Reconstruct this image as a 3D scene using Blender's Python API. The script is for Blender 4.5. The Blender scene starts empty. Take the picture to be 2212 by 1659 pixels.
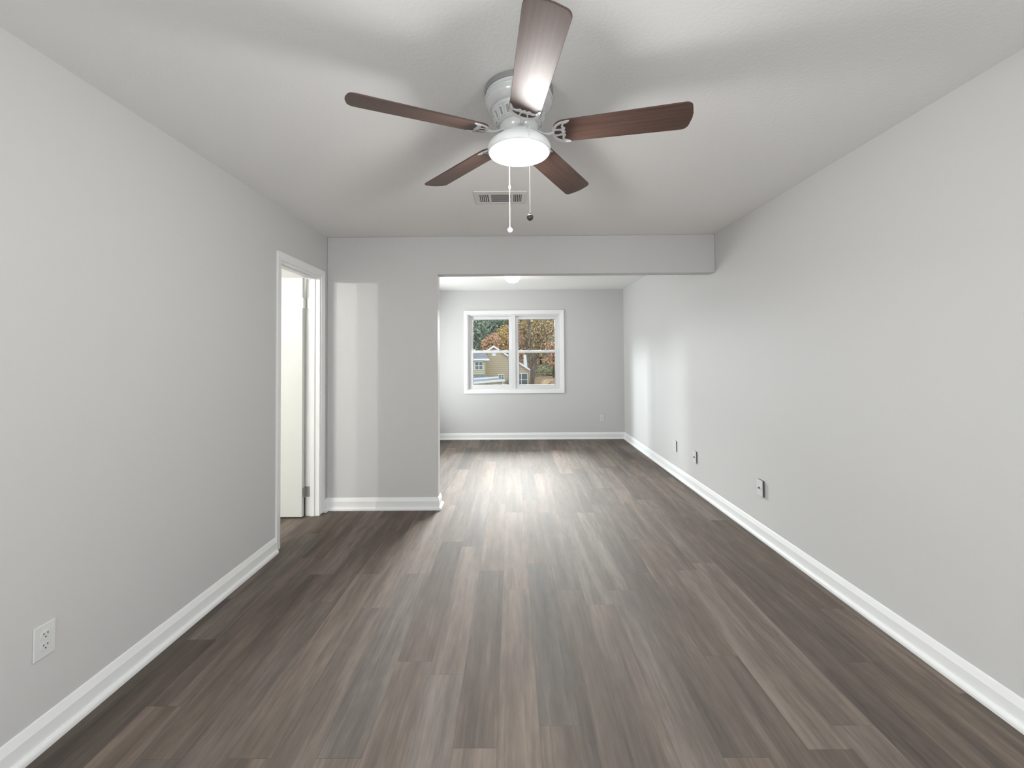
import bpy, bmesh, math, random
from mathutils import Vector, Matrix

SC = bpy.context.scene
COL = SC.collection
PI = math.pi

# ------------------------------------------------------------------ camera
def make_camera():
    f, cx, cy, yaw, pitch, roll, h = 917.93, 1101.39, 748.49, 0.0039, -0.0228, -0.0073, 1.355
    W, H = 2212.0, 1659.0
    c, s = math.cos, math.sin
    Ry = Matrix(((c(yaw), 0, s(yaw)), (0, 1, 0), (-s(yaw), 0, c(yaw))))
    Rx = Matrix(((1, 0, 0), (0, c(pitch), -s(pitch)), (0, s(pitch), c(pitch))))
    Rz = Matrix(((c(roll), -s(roll), 0), (s(roll), c(roll), 0), (0, 0, 1)))
    P = Matrix(((1, 0, 0), (0, 0, -1), (0, 1, 0)))
    F = Matrix(((1, 0, 0), (0, -1, 0), (0, 0, -1)))
    M = F @ Rz @ Rx @ Ry @ P
    cam = bpy.data.cameras.new('camera')
    cam.sensor_width = 36.0
    cam.lens = f / W * 36.0
    cam.shift_x = -(cx - W / 2) / W
    cam.shift_y = (cy - H / 2) / W
    cam.clip_start, cam.clip_end = 0.02, 400
    o = bpy.data.objects.new('camera', cam)
    COL.objects.link(o)
    o.matrix_world = Matrix.Translation((0, 0, h)) @ M.transposed().to_4x4()
    SC.camera = o
make_camera()

# ------------------------------------------------------------------ world, lights, exposure
SC.view_settings.view_transform = 'Standard'
SC.view_settings.look = 'None'
SC.view_settings.gamma = 1.0
SC.view_settings.use_curve_mapping = False
SC.view_settings.exposure = 0.13

world = bpy.data.worlds.new('overcast_sky')
SC.world = world
world.use_nodes = True
bg = world.node_tree.nodes['Background']
bg.inputs[0].default_value = (0.86, 0.93, 1.0, 1)
bg.inputs[1].default_value = 1.7

XL_, XR_ = -1.6565, 1.835
def area(name, loc, target, sx, sy, power, col=(1, 1, 1), spread=180):
    l = bpy.data.lights.new(name, 'AREA')
    l.shape = 'RECTANGLE'
    l.size, l.size_y, l.energy, l.color = sx, sy, power, col
    l.spread = math.radians(spread)
    o = bpy.data.objects.new(name, l)
    COL.objects.link(o)
    d = Vector(target) - Vector(loc)
    o.location = loc
    o.rotation_euler = d.to_track_quat('-Z', 'Y').to_euler()
    return o

def point(name, loc, power, radius, col=(1, 1, 1)):
    l = bpy.data.lights.new(name, 'POINT')
    l.energy, l.shadow_soft_size, l.color = power, radius, col
    o = bpy.data.objects.new(name, l)
    COL.objects.link(o)
    o.location = loc
    return o

# daylight of the open sky reaching the far window
area('daylight_far_window', (0.1, 11.0, 3.3), (0.05, 3.0, 0.2), 3.8, 2.6, 1000, (0.99, 0.995, 1.0), 90)
# daylight through the side window of the far room
area('daylight_side_window', (-9.0, 6.05, 3.0), (1.8, 5.7, 0.9), 0.6, 0.9, 40, (0.9, 0.97, 1.0), 40)
area('daylight_side_window_sky', (-1.85, 5.66, 1.27), (1.8, 5.5, 1.2), 1.35, 1.3, 72, (0.95, 0.985, 1.0))
# weak fill light, set in a window added behind the camera
area('fill_rear', (0.0, -2.05, 1.2), (0.0, 3.0, 1.2), 3.0, 1.9, 9, (1.0, 0.995, 0.985))
# fill lights, set in two side windows added behind the camera
area('fill_near_left', (XL_ - 0.10, -0.95, 1.5), (1.8, -0.6, 1.5), 1.2, 1.3, 43, (1.0, 0.995, 0.985))
area('fill_near_right', (XR_ + 0.10, -0.95, 1.5), (-1.6, -0.6, 1.5), 1.2, 1.3, 43, (1.0, 0.995, 0.985))
# lamp inside the fan's glass bowl, lamp inside the far dome
point('fan_bulb', (0.037, 1.720, 2.170), 42, 0.075, (1.0, 0.985, 0.965))
point('far_room_bulb', (0.02, 5.5, 2.345), 14, 0.05, (1.0, 0.985, 0.96))
# two bulbs of the light in the side room
point('side_room_bulb', (-2.94, 1.5, 2.07), 60, 0.022, (1.0, 0.985, 0.95))
point('side_room_bulb', (-2.56, 1.5, 2.07), 30, 0.022, (1.0, 0.985, 0.95))

# ------------------------------------------------------------------ helpers
def tag(o, label=None, cat=None, group=None, kind=None):
    if label: o['label'] = label
    if cat: o['category'] = cat
    if group: o['group'] = group
    if kind: o['kind'] = kind
    return o

def empty(name, loc=(0, 0, 0)):
    o = bpy.data.objects.new(name, None)
    o.empty_display_size = 0.1
    COL.objects.link(o)
    o.location = loc
    return o

class MB:
    def __init__(s):
        s.bm = bmesh.new()
    def box(s, x0, y0, z0, x1, y1, z1):
        vs = [s.bm.verts.new(p) for p in ((x0, y0, z0), (x1, y0, z0), (x1, y1, z0), (x0, y1, z0),
                                          (x0, y0, z1), (x1, y0, z1), (x1, y1, z1), (x0, y1, z1))]
        for f in ((0, 3, 2, 1), (4, 5, 6, 7), (0, 1, 5, 4), (1, 2, 6, 5), (2, 3, 7, 6), (3, 0, 4, 7)):
            s.bm.faces.new([vs[i] for i in f])
        return s
    def hexa(s, pts):
        vs = [s.bm.verts.new(p) for p in pts]
        for f in ((0, 3, 2, 1), (4, 5, 6, 7), (0, 1, 5, 4), (1, 2, 6, 5), (2, 3, 7, 6), (3, 0, 4, 7)):
            s.bm.faces.new([vs[i] for i in f])
        return s
    def poly(s, pts):
        s.bm.faces.new([s.bm.verts.new(p) for p in pts])
        return s
    def prism(s, pts, d):
        """closed polygon pts pushed along vector d"""
        d = Vector(d)
        a = [s.bm.verts.new(p) for p in pts]
        b = [s.bm.verts.new(Vector(p) + d) for p in pts]
        n = len(pts)
        s.bm.faces.new(a[::-1]); s.bm.faces.new(b)
        for i in range(n):
            s.bm.faces.new((a[i], a[(i + 1) % n], b[(i + 1) % n], b[i]))
        return s
    def lathe(s, prof, center=(0, 0, 0), n=48, closed=False):
        cx, cy, cz = center
        rings = []
        for r, z in prof:
            if r < 1e-6:
                rings.append([s.bm.verts.new((cx, cy, cz + z))])
            else:
                rings.append([s.bm.verts.new((cx + r * math.cos(2 * PI * k / n), cy + r * math.sin(2 * PI * k / n), cz + z)) for k in range(n)])
        pairs = list(zip(rings, rings[1:]))
        if closed: pairs.append((rings[-1], rings[0]))
        for a, b in pairs:
            for k in range(n):
                k2 = (k + 1) % n
                if len(a) == 1 and len(b) == 1: continue
                if len(a) == 1: s.bm.faces.new((a[0], b[k2], b[k]))
                elif len(b) == 1: s.bm.faces.new((a[k], a[k2], b[0]))
                else: s.bm.faces.new((a[k], a[k2], b[k2], b[k]))
        return s
    def tube(s, pts, radii, n=8, flat=1.0):
        pts = [Vector(p) for p in pts]
        if not hasattr(radii, '__len__'): radii = [radii] * len(pts)
        rings = []
        for i, p in enumerate(pts):
            t = (pts[min(i + 1, len(pts) - 1)] - pts[max(i - 1, 0)]).normalized()
            up = Vector((0, 0, 1)) if abs(t.z) < 0.95 else Vector((0, 1, 0))
            a = t.cross(up).normalized(); b = a.cross(t).normalized()
            rings.append([s.bm.verts.new(p + a * radii[i] * math.cos(2 * PI * k / n) + b * radii[i] * flat * math.sin(2 * PI * k / n)) for k in range(n)])
        for a, b in zip(rings, rings[1:]):
            for k in range(n):
                s.bm.faces.new((a[k], a[(k + 1) % n], b[(k + 1) % n], b[k]))
        s.bm.faces.new(rings[0][::-1]); s.bm.faces.new(rings[-1])
        return s
    def build(s, name, mat, parent=None, bevel=0, smooth=False, origin=None, seg=2):
        bmesh.ops.recalc_face_normals(s.bm, faces=s.bm.faces)
        me = bpy.data.meshes.new(name)
        if origin is not None:
            bmesh.ops.translate(s.bm, verts=s.bm.verts, vec=-Vector(origin))
        s.bm.to_mesh(me); s.bm.free()
        if smooth:
            for p in me.polygons: p.use_smooth = True
        for m in (mat if isinstance(mat, (list, tuple)) else [mat]):
            me.materials.append(m)
        o = bpy.data.objects.new(name, me)
        COL.objects.link(o)
        if origin is not None: o.location = origin
        if parent is not None:
            o.parent = parent
            o.matrix_parent_inverse = Matrix.Translation(-parent_loc(parent))
        if bevel:
            m = o.modifiers.new('bevel', 'BEVEL')
            m.width, m.segments, m.limit_method, m.angle_limit = bevel, seg, 'ANGLE', math.radians(40)
            m.harden_normals = False
        return o

def parent_loc(p):
    v = Vector(p.location)
    if p.parent is not None and p.type != 'EMPTY':
        pass
    return v

def struct(o, name_label=None, cat=None):
    o['kind'] = 'structure'
    return o

# ------------------------------------------------------------------ materials
def nodes_mat(name):
    m = bpy.data.materials.new(name)
    m.use_nodes = True
    nt = m.node_tree
    return m, nt, nt.nodes['Principled BSDF']

def simple(name, col, rough=0.5, metal=0.0, emit=None, estr=0.0, spec=0.5, bump=None, coat=0.0):
    m, nt, b = nodes_mat(name)
    b.inputs['Base Color'].default_value = (*col, 1)
    b.inputs['Roughness'].default_value = rough
    b.inputs['Metallic'].default_value = metal
    b.inputs['Specular IOR Level'].default_value = spec
    b.inputs['Coat Weight'].default_value = coat
    if emit:
        b.inputs['Emission Color'].default_value = (*emit, 1)
        b.inputs['Emission Strength'].default_value = estr
    if bump:
        scale, strength, dist = bump
        g = nt.nodes.new('ShaderNodeNewGeometry')
        n = nt.nodes.new('ShaderNodeTexNoise'); n.inputs['Scale'].default_value = scale; n.inputs['Detail'].default_value = 4
        bp = nt.nodes.new('ShaderNodeBump'); bp.inputs['Strength'].default_value = strength; bp.inputs['Distance'].default_value = dist
        nt.links.new(g.outputs['Position'], n.inputs['Vector'])
        nt.links.new(n.outputs['Fac'], bp.inputs['Height'])
        nt.links.new(bp.outputs['Normal'], b.inputs['Normal'])
    return m

def noisy(name, c0, c1, scale=(1, 1, 1), rough=0.6, detail=4, spec=0.4, lo=0.35, hi=0.65, wave=None):
    """two colours mixed by stretched noise in object space"""
    m, nt, b = nodes_mat(name)
    N, L = nt.nodes, nt.links
    g = N.new('ShaderNodeTexCoord')
    mp = N.new('ShaderNodeMapping'); mp.inputs['Scale'].default_value = scale
    n = N.new('ShaderNodeTexNoise'); n.inputs['Scale'].default_value = 1.0; n.inputs['Detail'].default_value = detail
    r = N.new('ShaderNodeValToRGB')
    r.color_ramp.elements[0].position, r.color_ramp.elements[0].color = lo, (*c0, 1)
    r.color_ramp.elements[1].position, r.color_ramp.elements[1].color = hi, (*c1, 1)
    L.new(g.outputs['Object'], mp.inputs['Vector']); L.new(mp.outputs['Vector'], n.inputs['Vector'])
    L.new(n.outputs['Fac'], r.inputs['Fac']); L.new(r.outputs['Color'], b.inputs['Base Color'])
    b.inputs['Roughness'].default_value = rough
    b.inputs['Specular IOR Level'].default_value = spec
    return m

def floor_mat():
    m, nt, b = nodes_mat('vinyl_plank')
    N, L = nt.nodes, nt.links
    def math_(op, a, c=None, clamp=False):
        n = N.new('ShaderNodeMath'); n.operation = op; n.use_clamp = clamp
        for i, v in enumerate((a, c)):
            if v is None: continue
            if isinstance(v, (int, float)): n.inputs[i].default_value = v
            else: L.new(v, n.inputs[i])
        return n.outputs[0]
    g = N.new('ShaderNodeNewGeometry')
    sp = N.new('ShaderNodeSeparateXYZ'); L.new(g.outputs['Position'], sp.inputs[0])
    x, y = sp.outputs[0], sp.outputs[1]
    xs = math_('DIVIDE', math_('ADD', x, 5.0 - 0.2117 + 0.0), 0.1525)
    row = math_('FLOOR', xs)
    wn = N.new('ShaderNodeTexWhiteNoise'); wn.noise_dimensions = '1D'; L.new(row, wn.inputs['W'])
    ys = math_('ADD', math_('DIVIDE', y, 1.22), math_('MULTIPLY', wn.outputs['Value'], 7.3))
    colm = math_('FLOOR', ys)
    cv = N.new('ShaderNodeCombineXYZ'); L.new(row, cv.inputs[0]); L.new(colm, cv.inputs[1])
    w2 = N.new('ShaderNodeTexWhiteNoise'); w2.noise_dimensions = '2D'; L.new(cv.outputs[0], w2.inputs['Vector'])
    tone = w2.outputs['Value']
    sc = N.new('ShaderNodeSeparateColor'); L.new(w2.outputs['Color'], sc.inputs[0])
    # grain
    def grain(sx, sy, detail, rough):
        v = N.new('ShaderNodeCombineXYZ')
        L.new(math_('MULTIPLY', x, sx), v.inputs[0]); L.new(math_('MULTIPLY', y, sy), v.inputs[1])
        L.new(math_('MULTIPLY', tone, 60.0), v.inputs[2])
        n = N.new('ShaderNodeTexNoise'); n.inputs['Scale'].default_value = 1; n.inputs['Detail'].default_value = detail
        n.inputs['Roughness'].default_value = rough; n.inputs['Distortion'].default_value = 0.35
        L.new(v.outputs[0], n.inputs['Vector'])
        return n.outputs['Fac']
    fine = grain(95, 3.2, 6, 0.62)
    broad = grain(15, 1.1, 3, 0.5)
    mid = grain(38, 7.0, 4, 0.6)
    fac = math_('ADD', math_('ADD', math_('ADD', math_('MULTIPLY', fine, 0.36), math_('MULTIPLY', mid, 0.30)), math_('MULTIPLY', broad, 0.58)), math_('MULTIPLY', math_('SUBTRACT', tone, 0.5), 0.20))
    r = N.new('ShaderNodeValToRGB')
    cr = r.color_ramp
    cr.elements[0].position, cr.elements[0].color = 0.38, (0.045, 0.035, 0.028, 1)
    cr.elements[1].position, cr.elements[1].color = 0.88, (0.205, 0.168, 0.143, 1)
    e = cr.elements.new(0.62); e.color = (0.103, 0.082, 0.067, 1)
    L.new(fac, r.inputs['Fac'])
    # hue drift per plank: warm tan or cool grey
    hue = N.new('ShaderNodeMix'); hue.data_type = 'RGBA'; hue.blend_type = 'MIX'
    L.new(sc.outputs[1], hue.inputs['Factor'])
    hue.inputs[6].default_value = (1.09, 0.99, 0.90, 1); hue.inputs[7].default_value = (0.97, 0.99, 1.0, 1)
    mul = N.new('ShaderNodeMix'); mul.data_type = 'RGBA'; mul.blend_type = 'MULTIPLY'; mul.inputs['Factor'].default_value = 1
    L.new(r.outputs['Color'], mul.inputs[6]); L.new(hue.outputs[2], mul.inputs[7])
    # seams
    fx = math_('FRACT', xs); fy = math_('FRACT', ys)
    ex = math_('MINIMUM', fx, math_('SUBTRACT', 1.0, fx)); ey = math_('MULTIPLY', math_('MINIMUM', fy, math_('SUBTRACT', 1.0, fy)), 8.0)
    seam = math_('MULTIPLY', math_('MINIMUM', ex, ey), 70.0, True)   # 0 on the joint
    sm = N.new('ShaderNodeMix'); sm.data_type = 'RGBA'; sm.blend_type = 'MULTIPLY'; sm.inputs['Factor'].default_value = 1
    L.new(mul.outputs[2], sm.inputs[6])
    sv = N.new('ShaderNodeCombineColor')
    dk = math_('ADD', math_('MULTIPLY', seam, 0.25), 0.75)
    for i in range(3): L.new(dk, sv.inputs[i])
    L.new(sv.outputs[0], sm.inputs[7])
    L.new(sm.outputs[2], b.inputs['Base Color'])
    L.new(math_('ADD', math_('MULTIPLY', fine, 0.10), 0.76), b.inputs['Roughness'])
    b.inputs['Specular IOR Level'].default_value = 0.8
    bp = N.new('ShaderNodeBump'); bp.inputs['Strength'].default_value = 0.25; bp.inputs['Distance'].default_value = 0.0012
    L.new(math_('ADD', math_('MULTIPLY', fine, 0.6), seam), bp.inputs['Height'])
    L.new(bp.outputs['Normal'], b.inputs['Normal'])
    return m

M = {}
M['wall'] = simple('grey_wall_paint', (0.605, 0.597, 0.590), 0.55, spec=0.35, bump=(160, 0.10, 0.002))
M['ceiling'] = simple('ceiling_texture_paint', (0.87, 0.862, 0.85), 0.8, spec=0.2, bump=(70, 0.22, 0.005))
M['white_wall'] = simple('side_room_paint', (0.80, 0.81, 0.78), 0.6, bump=(160, 0.1, 0.002))
M['trim'] = simple('white_trim_paint', (0.84, 0.84, 0.835), 0.32)
M['door'] = simple('white_door_paint', (0.66, 0.67, 0.64), 0.35)
M['vinyl'] = simple('white_vinyl', (0.71, 0.70, 0.71), 0.35)
M['gasket'] = simple('dark_glazing_bead', (0.16, 0.17, 0.17), 0.5)
M['floor'] = floor_mat()
M['plastic'] = simple('white_plastic', (0.69, 0.69, 0.675), 0.4)
M['ring'] = simple('shaded_plate_edge', (0.10, 0.097, 0.10), 0.6)
M['slot'] = simple('dark_slot', (0.05, 0.05, 0.05), 0.6)
M['nickel'] = simple('brushed_nickel', (0.62, 0.61, 0.59), 0.32, metal=1.0)
M['enamel'] = simple('white_enamel', (0.58, 0.58, 0.58), 0.16, coat=0.6)
M['rim'] = simple('white_lamp_rim', (0.86, 0.86, 0.86), 0.3)
M['dark_knob'] = simple('dark_wood_knob', (0.045, 0.042, 0.040), 0.4)
M['crystal'] = simple('clear_white_knob', (0.9, 0.9, 0.9), 0.1, coat=0.8)
def bowl_mat(name, fac, estr):
    m, nt, b = nodes_mat(name); N, L = nt.nodes, nt.links
    b.inputs['Base Color'].default_value = (0.9, 0.9, 0.88, 1); b.inputs['Roughness'].default_value = 0.35
    b.inputs['Emission Color'].default_value = (1.0, 0.985, 0.94, 1); b.inputs['Emission Strength'].default_value = estr
    t = N.new('ShaderNodeBsdfTransparent'); mx = N.new('ShaderNodeMixShader'); mx.inputs[0].default_value = fac
    L.new(t.outputs[0], mx.inputs[1]); L.new(b.outputs[0], mx.inputs[2]); L.new(mx.outputs[0], N['Material Output'].inputs['Surface'])
    return m
M['bowl'] = bowl_mat('lit_frosted_glass', 0.45, 2.2)
M['bowl_far'] = M['bowl']
M['grille'] = simple('painted_grille', (0.74, 0.73, 0.72), 0.5)
M['duct'] = simple('duct_dark', (0.05, 0.05, 0.05), 0.8)

def blade_mat():
    m, nt, b = nodes_mat('walnut_blade')
    N, L = nt.nodes, nt.links
    g = N.new('ShaderNodeTexCoord')
    mp = N.new('ShaderNodeMapping'); mp.inputs['Scale'].default_value = (3, 90, 20)
    n = N.new('ShaderNodeTexNoise'); n.inputs['Scale'].default_value = 1; n.inputs['Detail'].default_value = 5; n.inputs['Distortion'].default_value = 0.5
    r = N.new('ShaderNodeValToRGB')
    r.color_ramp.elements[0].position, r.color_ramp.elements[0].color = 0.3, (0.060, 0.032, 0.024, 1)
    r.color_ramp.elements[1].position, r.color_ramp.elements[1].color = 0.75, (0.120, 0.068, 0.053, 1)
    L.new(g.outputs['Object'], mp.inputs['Vector']); L.new(mp.outputs['Vector'], n.inputs['Vector'])
    L.new(n.outputs['Fac'], r.inputs['Fac']); L.new(r.outputs['Color'], b.inputs['Base Color'])
    b.inputs['Roughness'].default_value = 0.46
    return m
M['blade'] = blade_mat()

def glass_mat():
    m = bpy.data.materials.new('window_glass'); m.use_nodes = True
    nt = m.node_tree; nt.nodes.clear(); N, L = nt.nodes, nt.links
    out = N.new('ShaderNodeOutputMaterial'); mx = N.new('ShaderNodeMixShader')
    t = N.new('ShaderNodeBsdfTransparent'); t.inputs[0].default_value = (0.95, 0.965, 0.96, 1)
    gl = N.new('ShaderNodeBsdfGlossy'); gl.inputs['Roughness'].default_value = 0.02
    fr = N.new('ShaderNodeFresnel'); fr.inputs[0].default_value = 1.10
    L.new(fr.outputs[0], mx.inputs[0]); L.new(t.outputs[0], mx.inputs[1]); L.new(gl.outputs[0], mx.inputs[2]); L.new(mx.outputs[0], out.inputs[0])
    return m
M['glass'] = glass_mat()
def screen_mat():
    m = bpy.data.materials.new('dimming_screen'); m.use_nodes = True
    nt = m.node_tree; nt.nodes.clear(); N, L = nt.nodes, nt.links
    out = N.new('ShaderNodeOutputMaterial'); mx = N.new('ShaderNodeMixShader'); mx.inputs[0].default_value = 0.30
    t = N.new('ShaderNodeBsdfTransparent'); d = N.new('ShaderNodeBsdfDiffuse'); d.inputs[0].default_value = (0.05, 0.05, 0.05, 1)
    L.new(t.outputs[0], mx.inputs[1]); L.new(d.outputs[0], mx.inputs[2]); L.new(mx.outputs[0], out.inputs[0])
    return m
M['screen'] = screen_mat()

# ------------------------------------------------------------------ room dimensions
XL, XR, D1, D2, ZC = -1.6565, 1.835, 3.807, 6.956, 2.44
T = 0.118                      # wall thickness
YB = -2.0                      # wall behind the camera
XJ, ZH = -0.663, 2.094         # end of the partition, underside of the header
DY0, DY1, DZ = 3.046, 3.664, 2.045   # clear doorway in the left wall
GY0, GY1, GS, GZ = 4.90, 6.42, 0.50, 2.04      # side window opening, left wall of the far room
WX0, WX1, WZ0, WZ1 = -0.724, 0.804, 0.803, 2.051   # far window opening
SX, SY0, SY1 = -4.2, 0.7, 4.3        # side room

# floor, ceiling
b = MB(); b.box(SX - T, YB - T, -0.12, XR + T, D2 + T, 0.0)
struct(b.build('floor', M['floor']))
b = MB(); b.box(SX - T, YB - T, ZC, XR + T, D2 + T, ZC + 0.12)
struct(b.build('ceiling', M['ceiling']))

# left wall with doorway and glass door opening
b = MB()
J = 0.018
NY0, NY1, NZ0, NZ1 = -1.58, -0.32, 0.82, 2.18      # unseen side windows behind the camera, added for fill
b.box(XL - T, YB, 0, XL, NY0, ZC); b.box(XL - T, NY1, 0, XL, DY0 - J, ZC)
b.box(XL - T, NY0, 0, XL, NY1, NZ0); b.box(XL - T, NY0, NZ1, XL, NY1, ZC)
b.box(XL - T, DY0 - J, DZ + J, XL, DY1 + J, ZC)
b.box(XL - T, DY1 + J, 0, XL, GY0, ZC)
b.box(XL - T, GY0, GZ, XL, GY1, ZC); b.box(XL - T, GY0, 0, XL, GY1, GS)
b.box(XL - T, GY1, 0, XL, D2, ZC)
struct(b.build('wall_left', M['wall']))
b = MB(); b.box(XR, YB, 0, XR + T, NY0, ZC); b.box(XR, NY1, 0, XR + T, D2, ZC)
b.box(XR, NY0, 0, XR + T, NY1, NZ0); b.box(XR, NY0, NZ1, XR + T, NY1, ZC)
struct(b.build('wall_right', M['wall']))
b = MB()
b.box(XL - T, D2, 0, WX0, D2 + T, ZC); b.box(WX1, D2, 0, XR + T, D2 + T, ZC)
b.box(WX0, D2, 0, WX1, D2 + T, WZ0); b.box(WX0, D2, WZ1, WX1, D2 + T, ZC)
struct(b.build('wall_back', M['wall']))
RX0, RX1, RZ0, RZ1 = -1.55, 1.55, 0.2, 2.2
b = MB()
b.box(XL - T, YB - T, 0, RX0, YB, ZC); b.box(RX1, YB - T, 0, XR + T, YB, ZC)
b.box(RX0, YB - T, 0, RX1, YB, RZ0); b.box(RX0, YB - T, RZ1, RX1, YB, ZC)
struct(b.build('wall_rear', M['wall']))
# partition stub and header between the two rooms (one continuous wall)
b = MB()
pts = [(XL, D1, 0), (XJ, D1, 0), (XJ, D1, ZH), (XR, D1, ZH), (XR, D1, ZC), (XL, D1, ZC)]
b.prism(pts, (0, 0.115, 0))
struct(b.build('wall_partition', M['wall'], bevel=0.006))
# side room shell
b = MB()
b.box(SX - T, SY0 - T, 0, SX, SY1 + T, ZC)
struct(b.build('wall_side_room_left', M['white_wall']))
b = MB(); b.box(SX, SY1, 0, XL - T, SY1 + T, ZC)
struct(b.build('wall_side_room_back', M['white_wall']))
b = MB(); b.box(SX, SY0 - T, 0, XL - T, SY0, ZC)
struct(b.build('wall_side_room_front', M['white_wall']))

# ------------------------------------------------------------------ baseboards
PROF = [(0, 0), (0.030, 0), (0.030, 0.011), (0.0275, 0.0185), (0.022, 0.0235), (0.0145, 0.026), (0.0145, 0.0745),
        (0.0130, 0.0785), (0.0045, 0.1045), (0.002, 0.107), (0, 0.107)]
def sweep(path, emit):
    """baseboard profile along a floor path, the room on the right-hand side; mitred"""
    b = MB()
    P = [Vector((p[0], p[1])) for p in path]
    dirs = [(P[i + 1] - P[i]).normalized() for i in range(len(P) - 1)]
    nor = [Vector((d.y, -d.x)) for d in dirs]
    rings = []
    for i, p in enumerate(P):
        if i == 0: off = nor[0]
        elif i == len(P) - 1: off = nor[-1]
        else:
            m = (nor[i - 1] + nor[i]).normalized(); off = m / m.dot(nor[i])
        rings.append([(p.x + off.x * d, p.y + off.y * d, z) for d, z in PROF])
    for i in emit:
        a = [b.bm.verts.new(q) for q in rings[i]]; c = [b.bm.verts.new(q) for q in rings[i + 1]]
        n = len(PROF)
        for k in range(n): b.bm.faces.new((a[k], a[(k + 1) % n], c[(k + 1) % n], c[k]))
        b.bm.faces.new(a[::-1]); b.bm.faces.new(c)
    return b
CAS = 0.057
struct(sweep([(XL, YB), (XL, DY0 - J + 0.006 - CAS)], [0]).build('baseboard_left', M['trim']))
struct(sweep([(XL, DY1 + J - 0.006 + CAS), (XL, D1), (XJ, D1), (XJ, D1 + 0.115)], [0]).build('baseboard_left_corner', M['trim']))
struct(sweep([(XL, DY1 + 0.07), (XL, D1), (XJ, D1), (XJ, D1 + 0.115), (XL, D1 + 0.115)], [1, 2, 3]).build('baseboard_partition', M['trim']))
struct(sweep([(XL, D1 + 0.115), (XL, D2), (XR, D2), (XR, YB)], [1]).build('baseboard_back', M['trim']))
struct(sweep([(XL, D1 + 0.115), (XL, D2), (XR, D2), (XR, YB)], [2]).build('baseboard_right', M['trim']))

# ------------------------------------------------------------------ door in the left wall
d1 = empty('door_1', (XL, DY1, 0)); struct(d1)
tag(d1, 'white flush door swung open into the bright side room beyond the left wall', 'door')
def casing_mb(x, s):
    """three mitred boards round the doorway, on the wall face at x, sticking out along s"""
    b = MB(); y0, y1, z1 = DY0 - J + 0.006, DY1 + J - 0.006, DZ + J - 0.006
    def board(p, q):       # p: inner pts, q: outer pts (y,z); thin at the inner edge, thick outside
        t0, t1 = 0.009, 0.016
        v = [(x, p[0][0], p[0][1]), (x, q[0][0], q[0][1]), (x, q[1][0], q[1][1]), (x, p[1][0], p[1][1]),
             (x + s * t0, p[0][0], p[0][1]), (x + s * t1, q[0][0], q[0][1]), (x + s * t1, q[1][0], q[1][1]), (x + s * t0, p[1][0], p[1][1])]
        b.hexa(v)
    zb = 0.012
    board([(y0, zb), (y0, z1)], [(y0 - CAS, zb), (y0 - CAS, z1 + CAS)])
    board([(y1, z1), (y1, zb)], [(y1 + CAS, z1 + CAS), (y1 + CAS, zb)])
    board([(y0, z1), (y1, z1)], [(y0 - CAS, z1 + CAS), (y1 + CAS, z1 + CAS)])
    return b
casing_mb(XL, 1).build('casing', M['trim'], d1, bevel=0.003)
casing_mb(XL - T, -1).build('casing', M['trim'], d1, bevel=0.003)
b = MB()
b.box(XL - T, DY0 - J, 0, XL, DY0, DZ + J); b.box(XL - T, DY1, 0, XL, DY1 + J, DZ + J); b.box(XL - T, DY0, DZ, XL, DY1, DZ + J)
b.build('jamb', M['trim'], d1, bevel=0.001)
b = MB()
sx0, sx1 = XL - 0.075, XL - 0.040
b.box(sx0, DY0, 0, sx1, DY0 + 0.011, DZ); b.box(sx0, DY1 - 0.011, 0, sx1, DY1, DZ); b.box(sx0, DY0 + 0.011, DZ - 0.011, sx1, DY1 - 0.011, DZ)
b.build('door_stop', M['trim'], d1, bevel=0.002)
lx1 = XL - T - 0.004
b = MB(); b.box(lx1 - 0.605, 3.606, 0.012, lx1, 3.641, DZ - 0.006)
leaf = b.build('door_leaf', M['door'], d1, bevel=0.002)
for hz in (1.824, 0.208):
    b = MB()
    b.box(lx1, 3.609, hz - 0.045, lx1 + 0.0025, 3.641, hz + 0.045)              # leaf on the door edge
    b.box(lx1 + 0.004, DY1 - 0.0025, hz - 0.045, lx1 + 0.040, DY1, hz + 0.045)    # leaf on the jamb
    b.lathe([(0, -0.047), (0.0065, -0.047), (0.0065, 0.047), (0, 0.047)], (lx1 + 0.001, 3.652, hz), 12)
    for q in (-0.028, 0.0, 0.028):
        b.box(lx1 + 0.022 + (0.008 if q == 0 else 0), DY1 - 0.0035, hz + q - 0.003, lx1 + 0.028 + (0.008 if q == 0 else 0), DY1 - 0.002, hz + q + 0.003)
    h = b.build('hinge', M['nickel'], d1, bevel=0.001)
    h['label'] = 'satin metal hinge on the jamb'

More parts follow.
